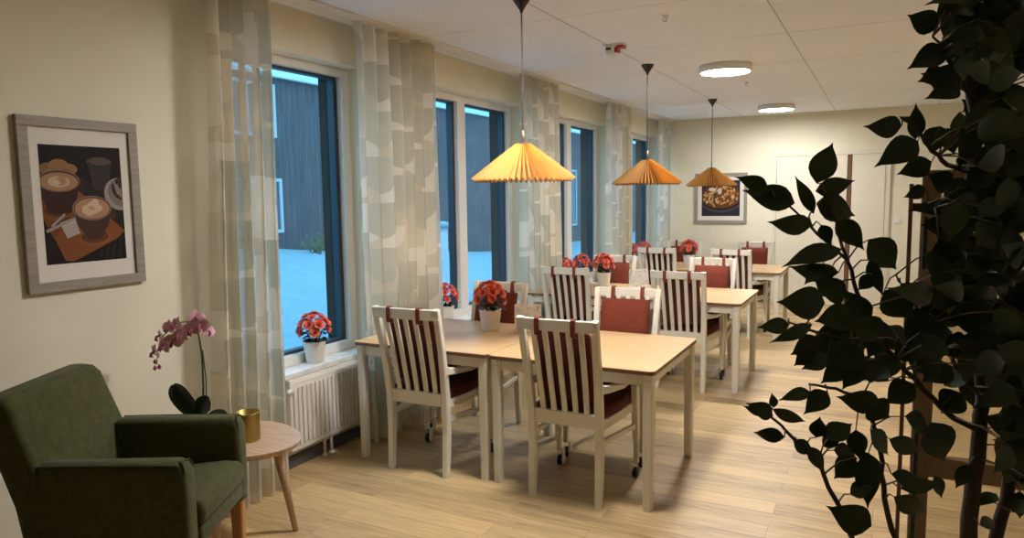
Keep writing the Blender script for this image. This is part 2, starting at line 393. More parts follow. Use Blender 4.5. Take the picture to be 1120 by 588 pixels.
def shrub(x, y, lab, n=26, hh=.35):
    m = MB(); z = gz(x, y)-.02
    for k in range(n):
        a = random.uniform(0, 6.28); r = random.uniform(.05, .42)
        tip = Vector((r*math.cos(a)*.6, r*math.sin(a), random.uniform(.12, hh)))
        m.tube([(0.1*math.cos(a), .3*r*math.sin(a), 0), tip*.6 + Vector((0, 0, .05)), tip], [.008, .006, .003], 5)
        for q in range(3):
            c = tip*(1-.22*q); s_ = .035
            m.face([c+Vector((0, -s_, 0)), c+Vector((.01, 0, -s_)), c+Vector((0, s_, .01)), c+Vector((-.01, 0, s_))])
    tag(m.build('garden_shrub', mat('frozen_shrub', (.09, .11, .05), .8), loc=(x, y, z)), lab, 'shrub', 'frosted shrubs along the boarded building')
shrub(-9.4, 10.4, 'low frosted shrub against the boarded wall seen through the nearest window')
shrub(-8.9, 9.6, 'small frosted shrub near the curtain edge seen through the nearest window', 18, .25)
shrub(-9.3, 15.0, 'frosted shrub in the snow seen right of the mullion in the second window')
shrub(-9.3, 13.3, 'frosted shrub beside the pale post seen through the second window')

# ------------------------------------------------------------------ curtains
def curtain(y0, y1, folds, label, x=-2.932, amp=.064, seed=0, uoff=0, flare=(0, 0)):
    rnd = random.Random(seed); m = MB(); uvl = m.bm.loops.layers.uv.new('UVMap')
    nu, nv = folds*12, 36; L = (y1-y0)*1.75
    ph = [rnd.uniform(-.8, .8) for _ in range(folds+1)]
    P = []
    for j in range(nv+1):
        v = j/nv; z = .015 + v*(ZC-.018-.015); row = []
        for i in range(nu+1):
            t = i/nu; k = t*folds; w = ph[int(min(k, folds-.001))]
            a = amp*(.62+.38*(1-v)**.5)
            q_ = math.sin(2*math.pi*k + .5*w*(1-v)); dx = a*math.copysign(abs(q_)**.5, q_) + .012*math.sin(9*t+5*(1-v)+seed)*(1-v)
            yy = y0 + t*(y1-y0) + .35*a*math.sin(4*math.pi*k+w)*(.4+.6*(1-v)) + (flare[0]*(1-t)+flare[1]*t)*(1-v)
            row.append((x + dx, yy, z))
        P.append(row)
    V = [[m.bm.verts.new(p) for p in r] for r in P]
    for j in range(nv):
        for i in range(nu):
            f = m.bm.faces.new((V[j][i], V[j][i+1], V[j+1][i+1], V[j+1][i])); f.smooth = True
            for lp, (ii, jj) in zip(f.loops, ((i, j), (i+1, j), (i+1, j+1), (i, j+1))): lp[uvl].uv = (uoff + ii/nu*L, jj/nv*2.7)
    return tag(m.build('curtain', CURT), label, 'curtain', 'printed sheer curtains along the window wall')
curtain(2.49, 2.89, 5, 'printed sheer curtain nearest the camera, behind the orchid side table', seed=1, flare=(-.09, -.03))
curtain(3.56, 4.45, 7, 'printed sheer curtain between the first and second windows, behind the near table', seed=2, uoff=.7)
curtain(5.83, 6.68, 7, 'printed sheer curtain behind the first pendant lamp, between second and third windows', seed=3, uoff=1.9)
curtain(8.08, 8.96, 7, 'printed sheer curtain behind the second pendant lamp, between third and fourth windows', seed=4, uoff=3.3)
curtain(10.30, 10.82, 4, 'narrow printed sheer curtain in the far corner by the back wall', seed=5, uoff=.3)

# ------------------------------------------------------------------ radiators
def radiator(y0, label):
    r = empty('radiator', (-3.03, y0, 0))
    L, z0, z1 = 1.05 if y0 > 3.2 else .64, .12, .535
    m = MB(); m.box(-.035, .0, 0, L, z0, z1, .006)
    n = int(L/.036)
    for k in range(n):
        y = .03 + k*(L-.06)/max(1, n-1); m.box(0, .012, y-.010, y+.010, z0+.035, z1-.035, .005)
    m.build('front_panel', CHROME, r)
    g = MB(); g.box(-.05, -.004, .004, L-.004, z1-.004, z1+.012, .003)
    g.build('top_grille', CHROME, r)
    MB().box(-.062, -.04, .01, L-.01, z0+.02, z1-.02, .006).build('rear_panel', CHROME, r)
    for y in (.29, .35): 
        MB().use(0, True).tube([(-.02, y, 0.001), (-.02, y, z0+.02)], .009, 10).lathe([(.02, .001), (.02, .012), (.012, .02)], 14, (-.02, y, 0)).build('supply_pipe', CHROME, r)
    MB().use(0, True).tube([(.0, -.02, z1-.05), (.0, .02, z1-.05)], .016, 12).build('valve', PLASTW, r)
    return tag(r, label, 'radiator', 'white panel radiators under the windows')
radiator(3.0, 'white ribbed radiator below the sill holding the red flowers, nearest the camera')
radiator(5.0, 'white ribbed radiator behind the near table, under the second window')
radiator(7.4, 'white ribbed radiator behind the middle table, under the third window')

# ------------------------------------------------------------------ tables
TT = .73
def table_proto():
    t = empty('dining_table', (0, 0, 0)); w, d = .94, .92
    m = MB(); m.use(0).prism(rrect(-w/2, w/2, -d/2, d/2, .03), TT-.004, TT).use(1).prism(rrect(-w/2+.001, w/2-.001, -d/2+.001, d/2-.001, .03), TT-.022, TT-.0042)
    m.build('tabletop', [BEECH, EDGE], t)
    ap = MB(); i, h = .03, .062
    for (x0, x1, y0, y1) in ((-w/2+i, w/2-i, -d/2+i, -d/2+i+.02), (-w/2+i, w/2-i, d/2-i-.02, d/2-i), (-w/2+i, -w/2+i+.02, -d/2+i+.02, d/2-i-.02), (w/2-i-.02, w/2-i, -d/2+i+.02, d/2-i-.02)):
        ap.box(x0, x1, y0, y1, TT-.022-h, TT-.022)
    ap.build('apron', WHITE, t)
    for sx in (-1, 1):
        for sy in (-1, 1):
            x, y = sx*(w/2-.04), sy*(d/2-.04)
            lg = MB().bar([(x, y, 0), (x, y, TT-.022)], [.046, .056], [.046, .056], ch=.35).build('leg', WHITE, t)
            b = MB()
            for q in (-.01, .01): b.tube([(x+q, y+sy*.026, TT-.055), (x+q, y+sy*.031, TT-.055)], .004, 8)
            b.build('bolt', STEEL, lg)
    return t
TX = (-2.39, -1.445); TY = (3.825, 6.21, 8.60)
tl = [('beech-topped white square table by the nearest window, left half of the near pair', 'beech-topped white square table nearest the camera, right half of the near pair'),
      ('beech-topped white square table by the windows, left half of the middle pair', 'beech-topped white square table, aisle half of the middle pair'),
      ('beech-topped white square table by the windows in the row farthest back', 'beech-topped white square table in the farthest row, aisle side, before the cream door')]
tp = table_proto(); first = True
for r, y in enumerate(TY):
    for c, x in enumerate(TX):
        o = tp if first else copy_tree(tp); first = False
        o.location = (x, y, 0); tag(o, tl[r][c], 'table', 'white dining tables pushed together in pairs')

# ------------------------------------------------------------------ chairs (rear legs at y = 0, seat towards +y)
def chair_proto():
    c = empty('dining_chair', (0, 0, 0))
    def py(z): return [(.0, -.014), (.22, .004), (.45, .0), (.70, -.038), (.985, -.105)]
    prof = [(0, -.016), (.1, -.006), (.25, .004), (.45, 0), (.6, -.02), (.75, -.048), (.88, -.078), (.985, -.105)]
    def yz(z):
        for (a, ya), (b, yb) in zip(prof, prof[1:]):
            if a <= z <= b: return ya + (yb-ya)*(z-a)/(b-a)
        return prof[-1][1]
    def px(z): return .188 + .017*max(0, (z-.45)/.535)
    for s in (-1, 1):
        MB().bar([(s*px(z), y, z) for z, y in prof], [.034, .037, .04, .042, .04, .038, .037, .036], [.036, .04, .044, .046, .042, .038, .035, .032]).build('rear_leg', WHITE, c)
    for s in (-1, 1):
        fl = MB().bar([(s*.238, .455, .09), (s*.238, .452, .215), (s*.238, .45, .235), (s*.236, .44, .44), (s*.236, .435, .605)], [.026, .028, .034, .038, .036], [.026, .03, .042, .05, .046]).build('front_leg', WHITE, c)
        br = MB().box(s*.238-s*.028-.004, s*.238-s*.028+.004, .435, .475, .012, .10, .004)
        br.tube([(s*.238-s*.040, .458, .031), (s*.238-s*.014, .458, .031)], .006, 8)
        br.build('castor_bracket', WHITE, fl)
        MB().use(0, True).tube([(s*.238-.009-s*.0045, .458, .031), (s*.238+.009-s*.0045, .458, .031)], .031, 18).build('castor_wheel', BLACKR, fl)
        MB().bar([(s*.206, -.022, .625), (s*.218, .06, .612), (s*.234, .2, .598), (s*.242, .33, .606), (s*.24, .42, .618), (s*.236, .475, .614)], [.03, .034, .042, .05, .052, .042], [.044, .036, .026, .024, .024, .022], side=(1, 0, 0)).build('armrest', WHITE, c)
        MB().bar([(s*.192, .02, .335), (s*.234, .435, .31)], .018, .028, side=(1, 0, 0)).build('stretcher', WHITE, c)
    f = MB()
    f.bar([(-.17, 0, .447), (.17, 0, .447)], .026, .074, side=(0, 1, 0))
    f.bar([(-.22, .425, .42), (.22, .425, .42)], .022, .05, side=(0, 1, 0))
    for s in (-1, 1): f.bar([(s*.196, .02, .425), (s*.218, .42, .42)], .022, .05, side=(1, 0, 0))
    f.build('seat_rail', WHITE, c)
    st = MB().prism(rrect(-.205, .205, .025, .47, .045), .445, .50)
    st = MB(); pl = [(-.188, .03), (.188, .03), (.212, .2), (.214, .46), (.19, .48), (-.19, .48), (-.214, .46), (-.212, .2)]
    rings = []
    for sc, z in ((.90, .444), (1.0, .450), (1.015, .475), (1.0, .494), (.93, .506), (.5, .511)):
        rings.append([((x)*sc, .255+(y-.255)*sc, z) for x, y in pl])
    st.loft(rings); st.build('seat', SEATM, c, smooth=True)
    # top rail, bowed slightly backwards
    xs = [-.218, -.15, -.075, 0, .075, .15, .218]
    MB().bar([(x, yz(.955)-.004 - .018*(1-(x/.218)**2), .955) for x in xs], .024, .060, side=(0, 1, 0)).build('top_rail', WHITE, c)
    for k in range(-2, 3):
        x = k*.0655; bow = .016*(1-(x/.218)**2)
        MB().bar([(x*.93, .002 - bow*.1, .47), (x*.96, yz(.62)-bow*.5, .62), (x*.98, yz(.78)-bow*.9, .78), (x, yz(.935)-bow-.003, .935)], .030, .015, side=(1, 0, 0), ch=.5).build('slat', WHITE, c)
    # back cushion hung over the rail by two straps
    rings = []
    for z, th in ((.545, .012), (.555, .03), (.6, .042), (.72, .046), (.84, .042), (.905, .034), (.918, .014)):
        yb = yz(z) + .022; hw = .158
        ring = []
        for q in range(9): ring.append((-hw + 2*hw*q/8, yb + th*(1-.25*abs(q/4-1)**3), z))
        for q in range(9): ring.append((hw - 2*hw*q/8, yb - .004, z))
        rings.append(ring)
    cb = MB().loft(rings); cb.bm.normal_update()
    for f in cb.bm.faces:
        if all(v.co.y <= yz(v.co.z) + .02 for v in f.verts): f.material_index = 1      # maroon rear faces: shade behind the cushion put into the colour
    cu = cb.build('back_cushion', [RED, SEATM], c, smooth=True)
    for s in (-1, 1):
        x = s*.0985; y0 = yz(.95) - .018*(1-(x/.218)**2) - .004; hw = .013
        MB().bar([(x, y0+.032, .90), (x, y0+.021, .955), (x, y0+.016, .986), (x, y0+.008, .991), (x, y0-.008, .991), (x, y0-.016, .986), (x, y0-.018, .955), (x, y0-.014, .905), (x, y0+.018, .895)], .026, .005, side=(1, 0, 0)).build('strap', STRAPM, cu)
    return c
CH = [(-2.365, 3.335, 0, 1.5, 'white slat-back chair nearest the window, its back to camera, at the near table'),
      (-1.437, 3.333, 0, -.2, 'white slat-back chair closest to camera, back turned, at the near table'),
      (-2.44, 4.395, 180, -3, 'white chair across the near table, its red cushion partly behind the potted flower'),
      (-1.48, 4.40, 180, 3, 'white chair facing camera across the near table, red back cushion showing fully above it'),
      (-2.42, 5.712, 0, 1, 'white slat-back chair seen from behind at the middle table, window side'),
      (-1.44, 5.715, 0, -1, 'white slat-back chair seen from behind at the middle table, aisle side'),
      (-2.41, 6.80, 180, 2, 'white chair facing camera across the middle table, half hidden by the flower pot'),
      (-1.43, 6.78, 180, -2, 'white chair facing camera with red cushion across the middle table, aisle side'),
      (-2.30, 8.10, 0, 0, 'white slat-back chair seen from behind in the farthest row, window side'),
      (-1.46, 8.085, 0, -7, 'white slat-back chair seen from behind in the farthest row, aisle side'),
      (-2.30, 9.20, 180, 4, 'white chair at the back of the farthest table, behind the white flower pot'),
      (-1.42, 9.22, 180, -3, 'white chair with red cushion facing camera at the farthest table, below the framed food picture')]
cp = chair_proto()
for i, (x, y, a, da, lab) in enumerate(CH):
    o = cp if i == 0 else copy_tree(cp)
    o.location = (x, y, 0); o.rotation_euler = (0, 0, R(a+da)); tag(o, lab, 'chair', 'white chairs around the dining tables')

# ------------------------------------------------------------------ pendant lamps
def pendant_proto():
    p_ = p = empty('pendant_lamp', (0, 0, 0)); zb, zt = 1.69, 1.895
    n = 56; rb, rt = .287, .04
    m = MB(); lv = ((rb, zb, .0135), ((rb+rt)/2, (zb+zt)/2, .0085), (rt, zt, .003))
    prof = ((0, 1), (.46, -.66), (.61, -1), (.76, -.66))    # outer fold, then a narrow inner crease
    vs = []
    for r, z, d in lv:
        row = []
        for k in range(n):
            for f, q in prof:
                a = 2*math.pi*(k+f)/n; row.append(m.bm.verts.new(((r+d*q)*math.cos(a), (r+d*q)*math.sin(a), z+.8*d*q)))
        vs.append(row)
    N = len(vs[0])
    for lo, hi in zip(vs, vs[1:]):
        for i in range(N):
            f = m.bm.faces.new((lo[i], lo[(i+1) % N], hi[(i+1) % N], hi[i])); f.material_index = 1 if i % 4 in (1, 2) else 0
    sh = m.build('shade', [SHADE, CREASE], p_)
    so = sh.modifiers.new('thick', 'SOLIDIFY'); so.thickness = .0015
    MB().use(0, True).lathe([(.004, zt-.006), (.045, zt-.006), (.045, zt+.004), (.004, zt+.004)], 24).build('cap', BROWNC, p)
    MB().use(0, True).tube([(0, 0, zt), (0, 0, zt+.075)], .008, 10).tube([(0, 0, zt-.07), (0, 0, zt)], .018, 12).build('socket', mat('brass_stem', (.35, .25, .12), .4, .6), p)
    MB().tube([(0, 0, zt+.06), (0, 0, ZC-.07)], .0045, 8).build('cord', BROWNC, p)
    MB().use(0, True).lathe([(.008, ZC-.085), (.012, ZC-.07), (.052, ZC-.012), (.054, ZC)], 24).build('canopy', BROWNC, p)
    MB().use(0, True).lathe([(.004, zt-.135), (.02, zt-.128), (.029, zt-.108), (.026, zt-.09), (.014, zt-.07)], 20).build('bulb', BULB, p)
    return p
pp = pendant_proto()
for i, (x, y, dz, lab) in enumerate(((-1.835, 3.68, 0, 'glowing orange pleated pendant lamp nearest the camera, above the near table'),
                                 (-1.842, 6.10, 0, 'tan pleated pendant lamp above the middle table, between the other two'),
                                 (-1.845, 8.72, 0, 'brown pleated pendant lamp farthest back, in front of the food picture'))):
    o = pp if i == 0 else copy_tree(pp)
    o.location = (x, y, 0); tag(o, lab, 'pendant lamp', 'pleated pendant lamps above the tables')
    if i:
        for ch in o.children:
            if ch.name.startswith('bulb'): ch.data = ch.data.copy(); ch.data.materials[0] = BULB2

# ceiling discs
LAMPF = emis('far_lamp_diffuser', (1, .985, .985), 36)
def disc(y, label, lm=LAMP):
    d = empty('ceiling_light', (-1.27, y, ZC)); 
    MB().use(0, True).lathe([(.20, 0), (.222, 0), (.222, -.062), (.212, -.064), (.20, -.05), (.20, -.02)], 48, cap=False).build('housing', PLASTW, d)
    MB().use(0, True).lathe([(.002, -.058), (.18, -.058), (.206, -.054), (.206, -.03), (.002, -.03)], 48).build('diffuser', lm, d)
    return tag(d, label, 'ceiling light', 'round flush ceiling lights')
disc(6.50, 'round white lit ceiling light nearer the camera')
disc(9.80, 'round white lit ceiling light farthest back, near the back wall', LAMPF)
disc(3.22, 'round white lit ceiling light directly over the near table')
# detector and sprinklers
d = empty('smoke_detector', (-1.83, 5.17, ZC)); tag(d, 'white and red smoke detector on the ceiling between two pendant lamps', 'smoke detector')
MB().box(-.06, .10, -.05, .05, -.012, 0, .004).build('mounting_plate', PLASTW, d)
MB().box(.045, .095, -.04, .04, -.03, -.011, .004).build('red_tab', PLASTR, d)
MB().use(0, True).lathe([(.045, -.012), (.05, -.02), (.05, -.06), (.035, -.075), (.002, -.078)], 24).build('sensor_head', PLASTW, d)
MB().box(-.035, .008, -.054, -.03, -.042, -.026, .003).build('sensor_grille', BLACKP, d)
MB().box(.024, .053, -.040, .03, -.062, -.022, .006).build('red_cover', PLASTR, d)
def sprinkler(x, y, label):
    s = MB().use(0, True); s.lathe([(.026, 0), (.025, -.003), (.010, -.006), (.008, -.02)], 18)
    s.tube([(-.014, 0, -.014), (-.014, 0, -.026), (0, 0, -.036)], .003, 6).tube([(.014, 0, -.014), (.014, 0, -.026), (0, 0, -.036)], .003, 6)
    s.lathe([(.002, -.036), (.014, -.036), (.014, -.038), (.002, -.038)], 14)
    tag(s.build('sprinkler_head', STEEL, loc=(x, y, ZC)), label, 'sprinkler', 'ceiling sprinklers')
sprinkler(-1.25, 4.50, 'small ceiling sprinkler nearest the camera, up and right of the smoke detector')
sprinkler(-1.27, 7.58, 'tiny ceiling sprinkler between the two round ceiling lights')

# ------------------------------------------------------------------ framed pictures
def framed(name, cx, cy, cz, w, h, normal, fw_, mw, mh, label, paint):
    e = empty(name, (cx, cy, cz)); tag(e, label, 'picture')
    # local: x right, z up, -y out of the wall; rotated so that -y points into the room
    e.rotation_euler = (0, 0, normal)
    f = MB()
    for x0, x1, z0, z1 in ((-w/2, w/2, h/2-fw_, h/2), (-w/2, w/2, -h/2, -h/2+fw_), (-w/2, -w/2+fw_, -h/2+fw_, h/2-fw_), (w/2-fw_, w/2, -h/2+fw_, h/2-fw_)): f.box(x0, x1, -.024, -.001, z0, z1, .002)
    f.build('frame', GREYF, e)
    MB().box(-w/2+fw_, w/2-fw_, -.011, -.002, -h/2+fw_, h/2-fw_).build('mount', MATB, e)
    pr = MB(); mats = []; lay = [0]
    def put(poly, col):
        key = tuple(col)
        if key not in [k for k, _ in mats]: mats.append((key, mat('print_ink', tuple(.85*v for v in col), .6, 0, .12)))
        pr.use([k for k, _ in mats].index(key)); lay[0] += 1; y = -.0112 - .00004*lay[0]
        pr.face([(min(max(x, -mw/2), mw/2), y, min(max(z, -mh/2), mh/2)) for x, z in poly])
    paint(put, mw, mh)
    bm = pr.bm; me = bpy.data.meshes.new('print'); bm.to_mesh(me); bm.free()
    for _, mm in mats: me.materials.append(mm)
    o = bpy.data.objects.new('print', me); COL.objects.link(o); o.parent = e
    return e
def coffee(put, w, h):
    def P(a, b): return (a*w/100 - w/2, h/2 - b*h/150)    # 100 x 150 sheet, y down
    def E(cx, cy, rx, ry, rot=0, a0=0, a1=360, n=32): return [P(x, y) for x, y in ell(cx, cy, rx, ry, n, a0, a1, rot)]
    def Q(*p): return [P(*q) for q in p]
    put(Q((0, 0), (100, 0), (100, 150), (0, 150)), (.022, .016, .016))
    put(Q((40, 40), (100, 60), (100, 150), (70, 150), (30, 90)), (.03, .024, .024))
    for k in range(7): put(Q((48+k*9, 150), (52+k*9, 150), (70+k*6, 95), (68+k*6, 95)), (.018, .014, .014))
    put(E(72, 20, 16, 7), (.10, .075, .065)); put(Q((57, 20), (87, 20), (83, 52), (62, 52)), (.055, .042, .04)); put(E(72.5, 52, 10.5, 5), (.055, .042, .04)); put(E(72, 19, 13, 5), (.12, .09, .075))
    put(E(96, 62, 20, 22, -.3), (.35, .31, .29)); put(E(98, 60, 17, 19, -.3), (.22, .19, .18)); put(E(99, 55, 13, 15, -.3), (.07, .035, .025))
    for k in range(4): put(Q((88+k*4, 44+k*5), (90+k*4, 43+k*5), (95+k*3, 62+k*3), (93+k*3, 63+k*3)), (.3, .26, .24))
    for x, y, r in ((10, 30, 11), (22, 26, 12), (34, 30, 10), (16, 35, 10), (30, 36, 9)): put(E(x, y, r, r*.7), (.26, .14, .07) if r % 2 else (.32, .18, .09))
    # board
    put(Q((0, 68), (42, 56), (62, 75), (100, 112), (88, 122), (32, 148), (22, 146), (12, 120), (0, 90)), (.25, .085, .028))
    put(Q((0, 72), (20, 70), (26, 100), (10, 118), (0, 92)), (.20, .065, .022))
    put(E(18, 84, 22, 11), (.23, .085, .032)); put(E(18, 82, 17, 8), (.13, .045, .02))
    # back cup
    put(Q((-4, 46), (46, 46), (40, 72), (34, 82), (6, 82), (0, 66)), (.055, .024, .02)); put(E(20, 82, 14, 5), (.055, .024, .02)); put(E(48, 48, 5, 8), (.055, .024, .02))
    put(E(21, 45, 25, 14), (.24, .15, .11)); put(E(21, 45, 23.5, 12.6), (.10, .045, .03)); put(E(21, 46, 22.5, 11.5), (.42, .24, .14)); put(E(21, 46, 13, 7), (.62, .44, .30)); put(E(24, 45, 6, 6, .4), (.45, .27, .16)); put(E(18, 47, 4, 3), (.66, .5, .36))
    # napkin, fork and knife
    put(Q((18, 98), (36, 92), (42, 112), (26, 118)), (.48, .40, .36)); put(Q((18, 98), (36, 92), (38, 97), (20, 103)), (.55, .47, .43))
    put(Q((2, 106), (40, 90), (41, 92.5), (3, 110)), (.35, .31, .29)); put(Q((4, 103), (30, 90), (31, 91.5), (5, 105)), (.05, .04, .04)); put(Q((8, 101), (24, 86), (26, 88), (10, 103)), (.38, .34, .31))
    # front cup
    put(E(60, 118, 21, 12), (.26, .10, .04)); put(E(60, 117, 17, 9), (.14, .05, .022))
    put(Q((35, 82), (83, 82), (79, 102), (70, 117), (50, 117), (40, 102)), (.075, .04, .03)); put(E(60, 117, 10, 4.5), (.075, .04, .03)); put(E(84, 88, 5, 8), (.075, .04, .03))
    put(E(59, 80, 24.5, 16), (.28, .18, .13)); put(E(59, 80, 23, 14.6), (.12, .055, .035)); put(E(59, 80.5, 22, 13.6), (.46, .26, .15))
    for x, y, a, b, t in ((56, 82, 10, 6, .3), (60, 76, 8, 5, -.3), (66, 80, 6, 5, .2), (52, 86, 7, 3, .5), (63, 71, 4, 3, 0)): put(E(x, y, a, b, t), (.68, .50, .36))
    put(E(58, 80, 4, 2, .4), (.50, .31, .2))
framed('framed_picture', XW, 1.913, 1.590, .52, .727, R(90), .042, .355, .50, 'grey-framed photograph of two coffee cups on the left wall above the green armchair', coffee)
def food(put, w, h):
    rn = random.Random(3)
    put([(-w/2, -h/2), (w/2, -h/2), (w/2, h/2), (-w/2, h/2)], (.035, .03, .04))
    put(ell(0, .0*h, w*.60, h*.40), (.07, .065, .08)); put(ell(0, .03*h, w*.56, h*.36), (.025, .02, .025)); put(ell(0, .05*h, w*.53, h*.33), (.16, .06, .02))
    cols = ((.55, .25, .06), (.68, .36, .10), (.42, .15, .04), (.60, .44, .18), (.30, .10, .03), (.70, .55, .30))
    for k in range(95):
        a = rn.uniform(0, 6.28); r = math.sqrt(rn.random()); x, y = r*w*.46*math.cos(a), .06*h + r*h*.29*math.sin(a)
        put(ell(x, y, rn.uniform(.025, .07)*w, rn.uniform(.012, .028)*h, 12, rot=rn.uniform(0, 3.1)), cols[rn.randrange(6)])
    put(ell(-.22*w, .25*h, .1*w, .05*h, 14), (.7, .62, .5)); put(ell(-.02*w, .2*h, .05*w, .09*h, 14), (.66, .6, .5))
framed('framed_picture', -2.165, YB, 1.52, .76, .74, 0, .045, .555, .525, 'grey-framed square food photograph on the back wall behind the farthest pendant lamp', food)

# ------------------------------------------------------------------ flower pots
def leaf_face(m, base, tip, width, nrm, bend=.15, fold=.18, seg=8):
    base, tip = Vector(base), Vector(tip); ax = tip-base; L = ax.length; ax.normalize()
    nrm = Vector(nrm); nrm = (nrm - ax*nrm.dot(ax))
    nrm = nrm.normalized() if nrm.length > 1e-4 else ax.orthogonal().normalized()
    sd = ax.cross(nrm); rows = []
    shp = (0.05, .62, .93, 1, .92, .73, .45, .15, 0) if seg == 8 else (0.05, .85, 1, .6, 0)
    for i in range(seg+1):
        t = i/seg; w = width/2*shp[i]
        c = base + ax*(L*t) + nrm*(-bend*L*(t-.15)**2 + .04*L*math.sin(3.1*t))
        rows.append([c - sd*w + nrm*(fold*w), c, c + sd*w + nrm*(fold*w)])
    vs = [[m.bm.verts.new(p) for p in r] for r in rows]
    for a, b in zip(vs, vs[1:]):
        for k in range(2):
            f = m.bm.faces.new((a[k], a[k+1], b[k+1], b[k])); f.material_index = m.mi; f.smooth = True
def begonia_proto():
    b = empty('begonia_pot', (0, 0, 0)); rn = random.Random(11)
    MB().use(0, True).lathe([(.002, 0), (.052, 0), (.056, .006), (.073, .135), (.075, .14), (.071, .14), (.066, .12), (.002, .118)], 32).build('pot', POTW, b)
    MB().use(0, True).lathe([(.002, .126), (.05, .125), (.067, .119)], 24).build('soil', SOIL, b)
    m = MB()
    for k in range(46):
        a = rn.uniform(0, 6.28); r = rn.uniform(.02, .075); z = rn.uniform(.14, .22)
        p = Vector((r*math.cos(a), r*math.sin(a), z)); q = p + Vector((math.cos(a)*rn.uniform(.03, .06), math.sin(a)*rn.uniform(.03, .06), rn.uniform(-.025, .03)))
        leaf_face(m, p, q, rn.uniform(.035, .055), (0, 0, 1), seg=4)
    for k in range(16):
        a = rn.uniform(0, 6.28); m.tube([(0.02*math.cos(a), .02*math.sin(a), .12), (.05*math.cos(a), .05*math.sin(a), .2)], .003, 5)
    m.build('foliage', LEAFG, b)
    # one bloom: rose-like whorls
    def bloom(mt):
        m = MB()
        for ring, (n, r, tilt, sz) in enumerate(((6, .006, .25, .030), (5, .004, .7, .024), (4, .002, 1.1, .017))):
            for k in range(n):
                a = 2*math.pi*(k+.5*ring)/n + .3*ring
                d = Vector((math.cos(a)*math.cos(tilt), math.sin(a)*math.cos(tilt), math.sin(tilt)))
                leaf_face(m, d*r, d*(r+sz), sz*1.15, (-math.cos(a)*math.sin(tilt), -math.sin(a)*math.sin(tilt), math.cos(tilt)), bend=-.3, fold=.3, seg=4)
        return m.build('blossom', mt, b)
    spots = []
    for th, n in ((0, 1), (33, 5), (62, 8), (86, 6)):
        for k in range(n):
            a = 6.283*k/n + th; t = R(th+rn.uniform(-6, 6)); rr = .088
            spots.append((rr*math.sin(t)*math.cos(a), rr*math.sin(t)*math.sin(a), .20 + .105*math.cos(t), t, a))
    b1, b2 = bloom(BLOOM), bloom(BLOOMP); u = [0, 0]
    for k, (x, y, z, t, a) in enumerate(spots):
        src = 1 if k % 4 == 3 else 0; o = (b1, b2)[src]
        if u[src]: o = o.copy(); COL.objects.link(o)
        u[src] = 1
        o.location = (x, y, z); o.rotation_euler = (0, t*.85, a); s = rn.uniform(.95, 1.25); o.scale = (s, s, s)
    return b
bp = begonia_proto()
POTS = [(-2.26, 4.02, TT, 'red-orange begonia in a white pot standing on the near table', 0, 1),
        (-3.145, 3.34, .58, 'red begonia in a white pot on the window sill nearest the camera', 1.2, .98),
        (-3.15, 4.86, .58, 'red begonia on the second window sill, seen just behind the near chair back', 2.2, 1),
        (-2.36, 6.42, TT, 'red begonia in a white pot standing on the middle table', 3.1, .97),
        (-3.15, 7.34, .58, 'red begonia on the third window sill, left one of two there', .6, 1),
        (-3.15, 7.83, .58, 'red begonia on the third window sill, right one of two there', 4.4, 1.02),
        (-3.15, 9.80, .58, 'red begonia on the fourth window sill, left one of two there', 5.1, 1),
        (-3.15, 10.28, .58, 'red begonia on the fourth window sill, right one of two there', 1.9, 1),
        (-2.06, 8.55, TT, 'red begonia in a white pot on the farthest table, before the back wall', 2.7, 1.0)]
for i, (x, y, z, lab, rz, s) in enumerate(POTS):
    o = bp if i == 0 else copy_tree(bp)
    o.location = (x, y, z); o.rotation_euler = (0, 0, rz); o.scale = (s, s, s); tag(o, lab, 'potted flower', 'red begonias in white pots')

# napkin holders: pierced white metal squares
def napkin_proto():
    n = empty('napkin_holder', (0, 0, 0)); rn = random.Random(5); w, h = .17, .175
    def panel(y, name):
        m = MB(); t = .008
        for x0, x1, z0, z1 in ((-w/2, w/2, 0, t), (-w/2, w/2, h-t, h), (-w/2, -w/2+t, t, h-t), (w/2-t, w/2, t, h-t)): m.box(x0, x1, y-.0015, y+.0015, z0, z1)
        for k in range(20):     # curled tracery
            cx, cz, r = rn.uniform(-w/2+.03, w/2-.03), rn.uniform(.03, h-.03), rn.uniform(.014, .03); a0 = rn.uniform(0, 6.28)
            m.tube([(max(-w/2+.004, min(w/2-.004, cx + r*(1-.05*q)*math.cos(a0+.55*q))), y, max(.004, min(h-.004, cz + r*(1-.05*q)*math.sin(a0+.55*q)))) for q in range(9)], .0042, 5)
        for k in range(5):
            x = -w/2 + w*(k+.5)/5; m.tube([(x, y, .003), (x + rn.uniform(-.03, .03), y, h/2), (x+rn.uniform(-.02, .02), y, h-.003)], .004, 5)
        m.build(name, POTW, n)
    panel(-.022, 'panel'); panel(.022, 'panel')
    MB().box(-w/2, w/2, -.0205, .0205, 0, .003).build('base', POTW, n)
    return n
np_ = napkin_proto()
for i, (x, y, rz, lab) in enumerate(((-2.01, 4.07, .42, 'white pierced napkin holder beside the begonia on the near table'),
                                  (-2.02, 6.43, .38, 'white pierced napkin holder right of the begonia on the middle table'))):
    o = np_ if i == 0 else copy_tree(np_)
    o.location = (x, y, TT); o.rotation_euler = (0, 0, rz); tag(o, lab, 'napkin holder', 'pierced napkin holders')

# ------------------------------------------------------------------ armchair (local +x is the sitter's front, +y its left, far from camera)
AF = math.atan2(.475, .88)
arm = empty('armchair', (-2.144, 1.754, 0), AF)
tag(arm, 'green upholstered armchair with wooden legs at bottom left under the coffee picture', 'armchair')
W = .565
def soft(name, mtl, fn, bev_sub=2):
    m = MB(); fn(m); o = m.build(name, mtl, arm, smooth=True); return o
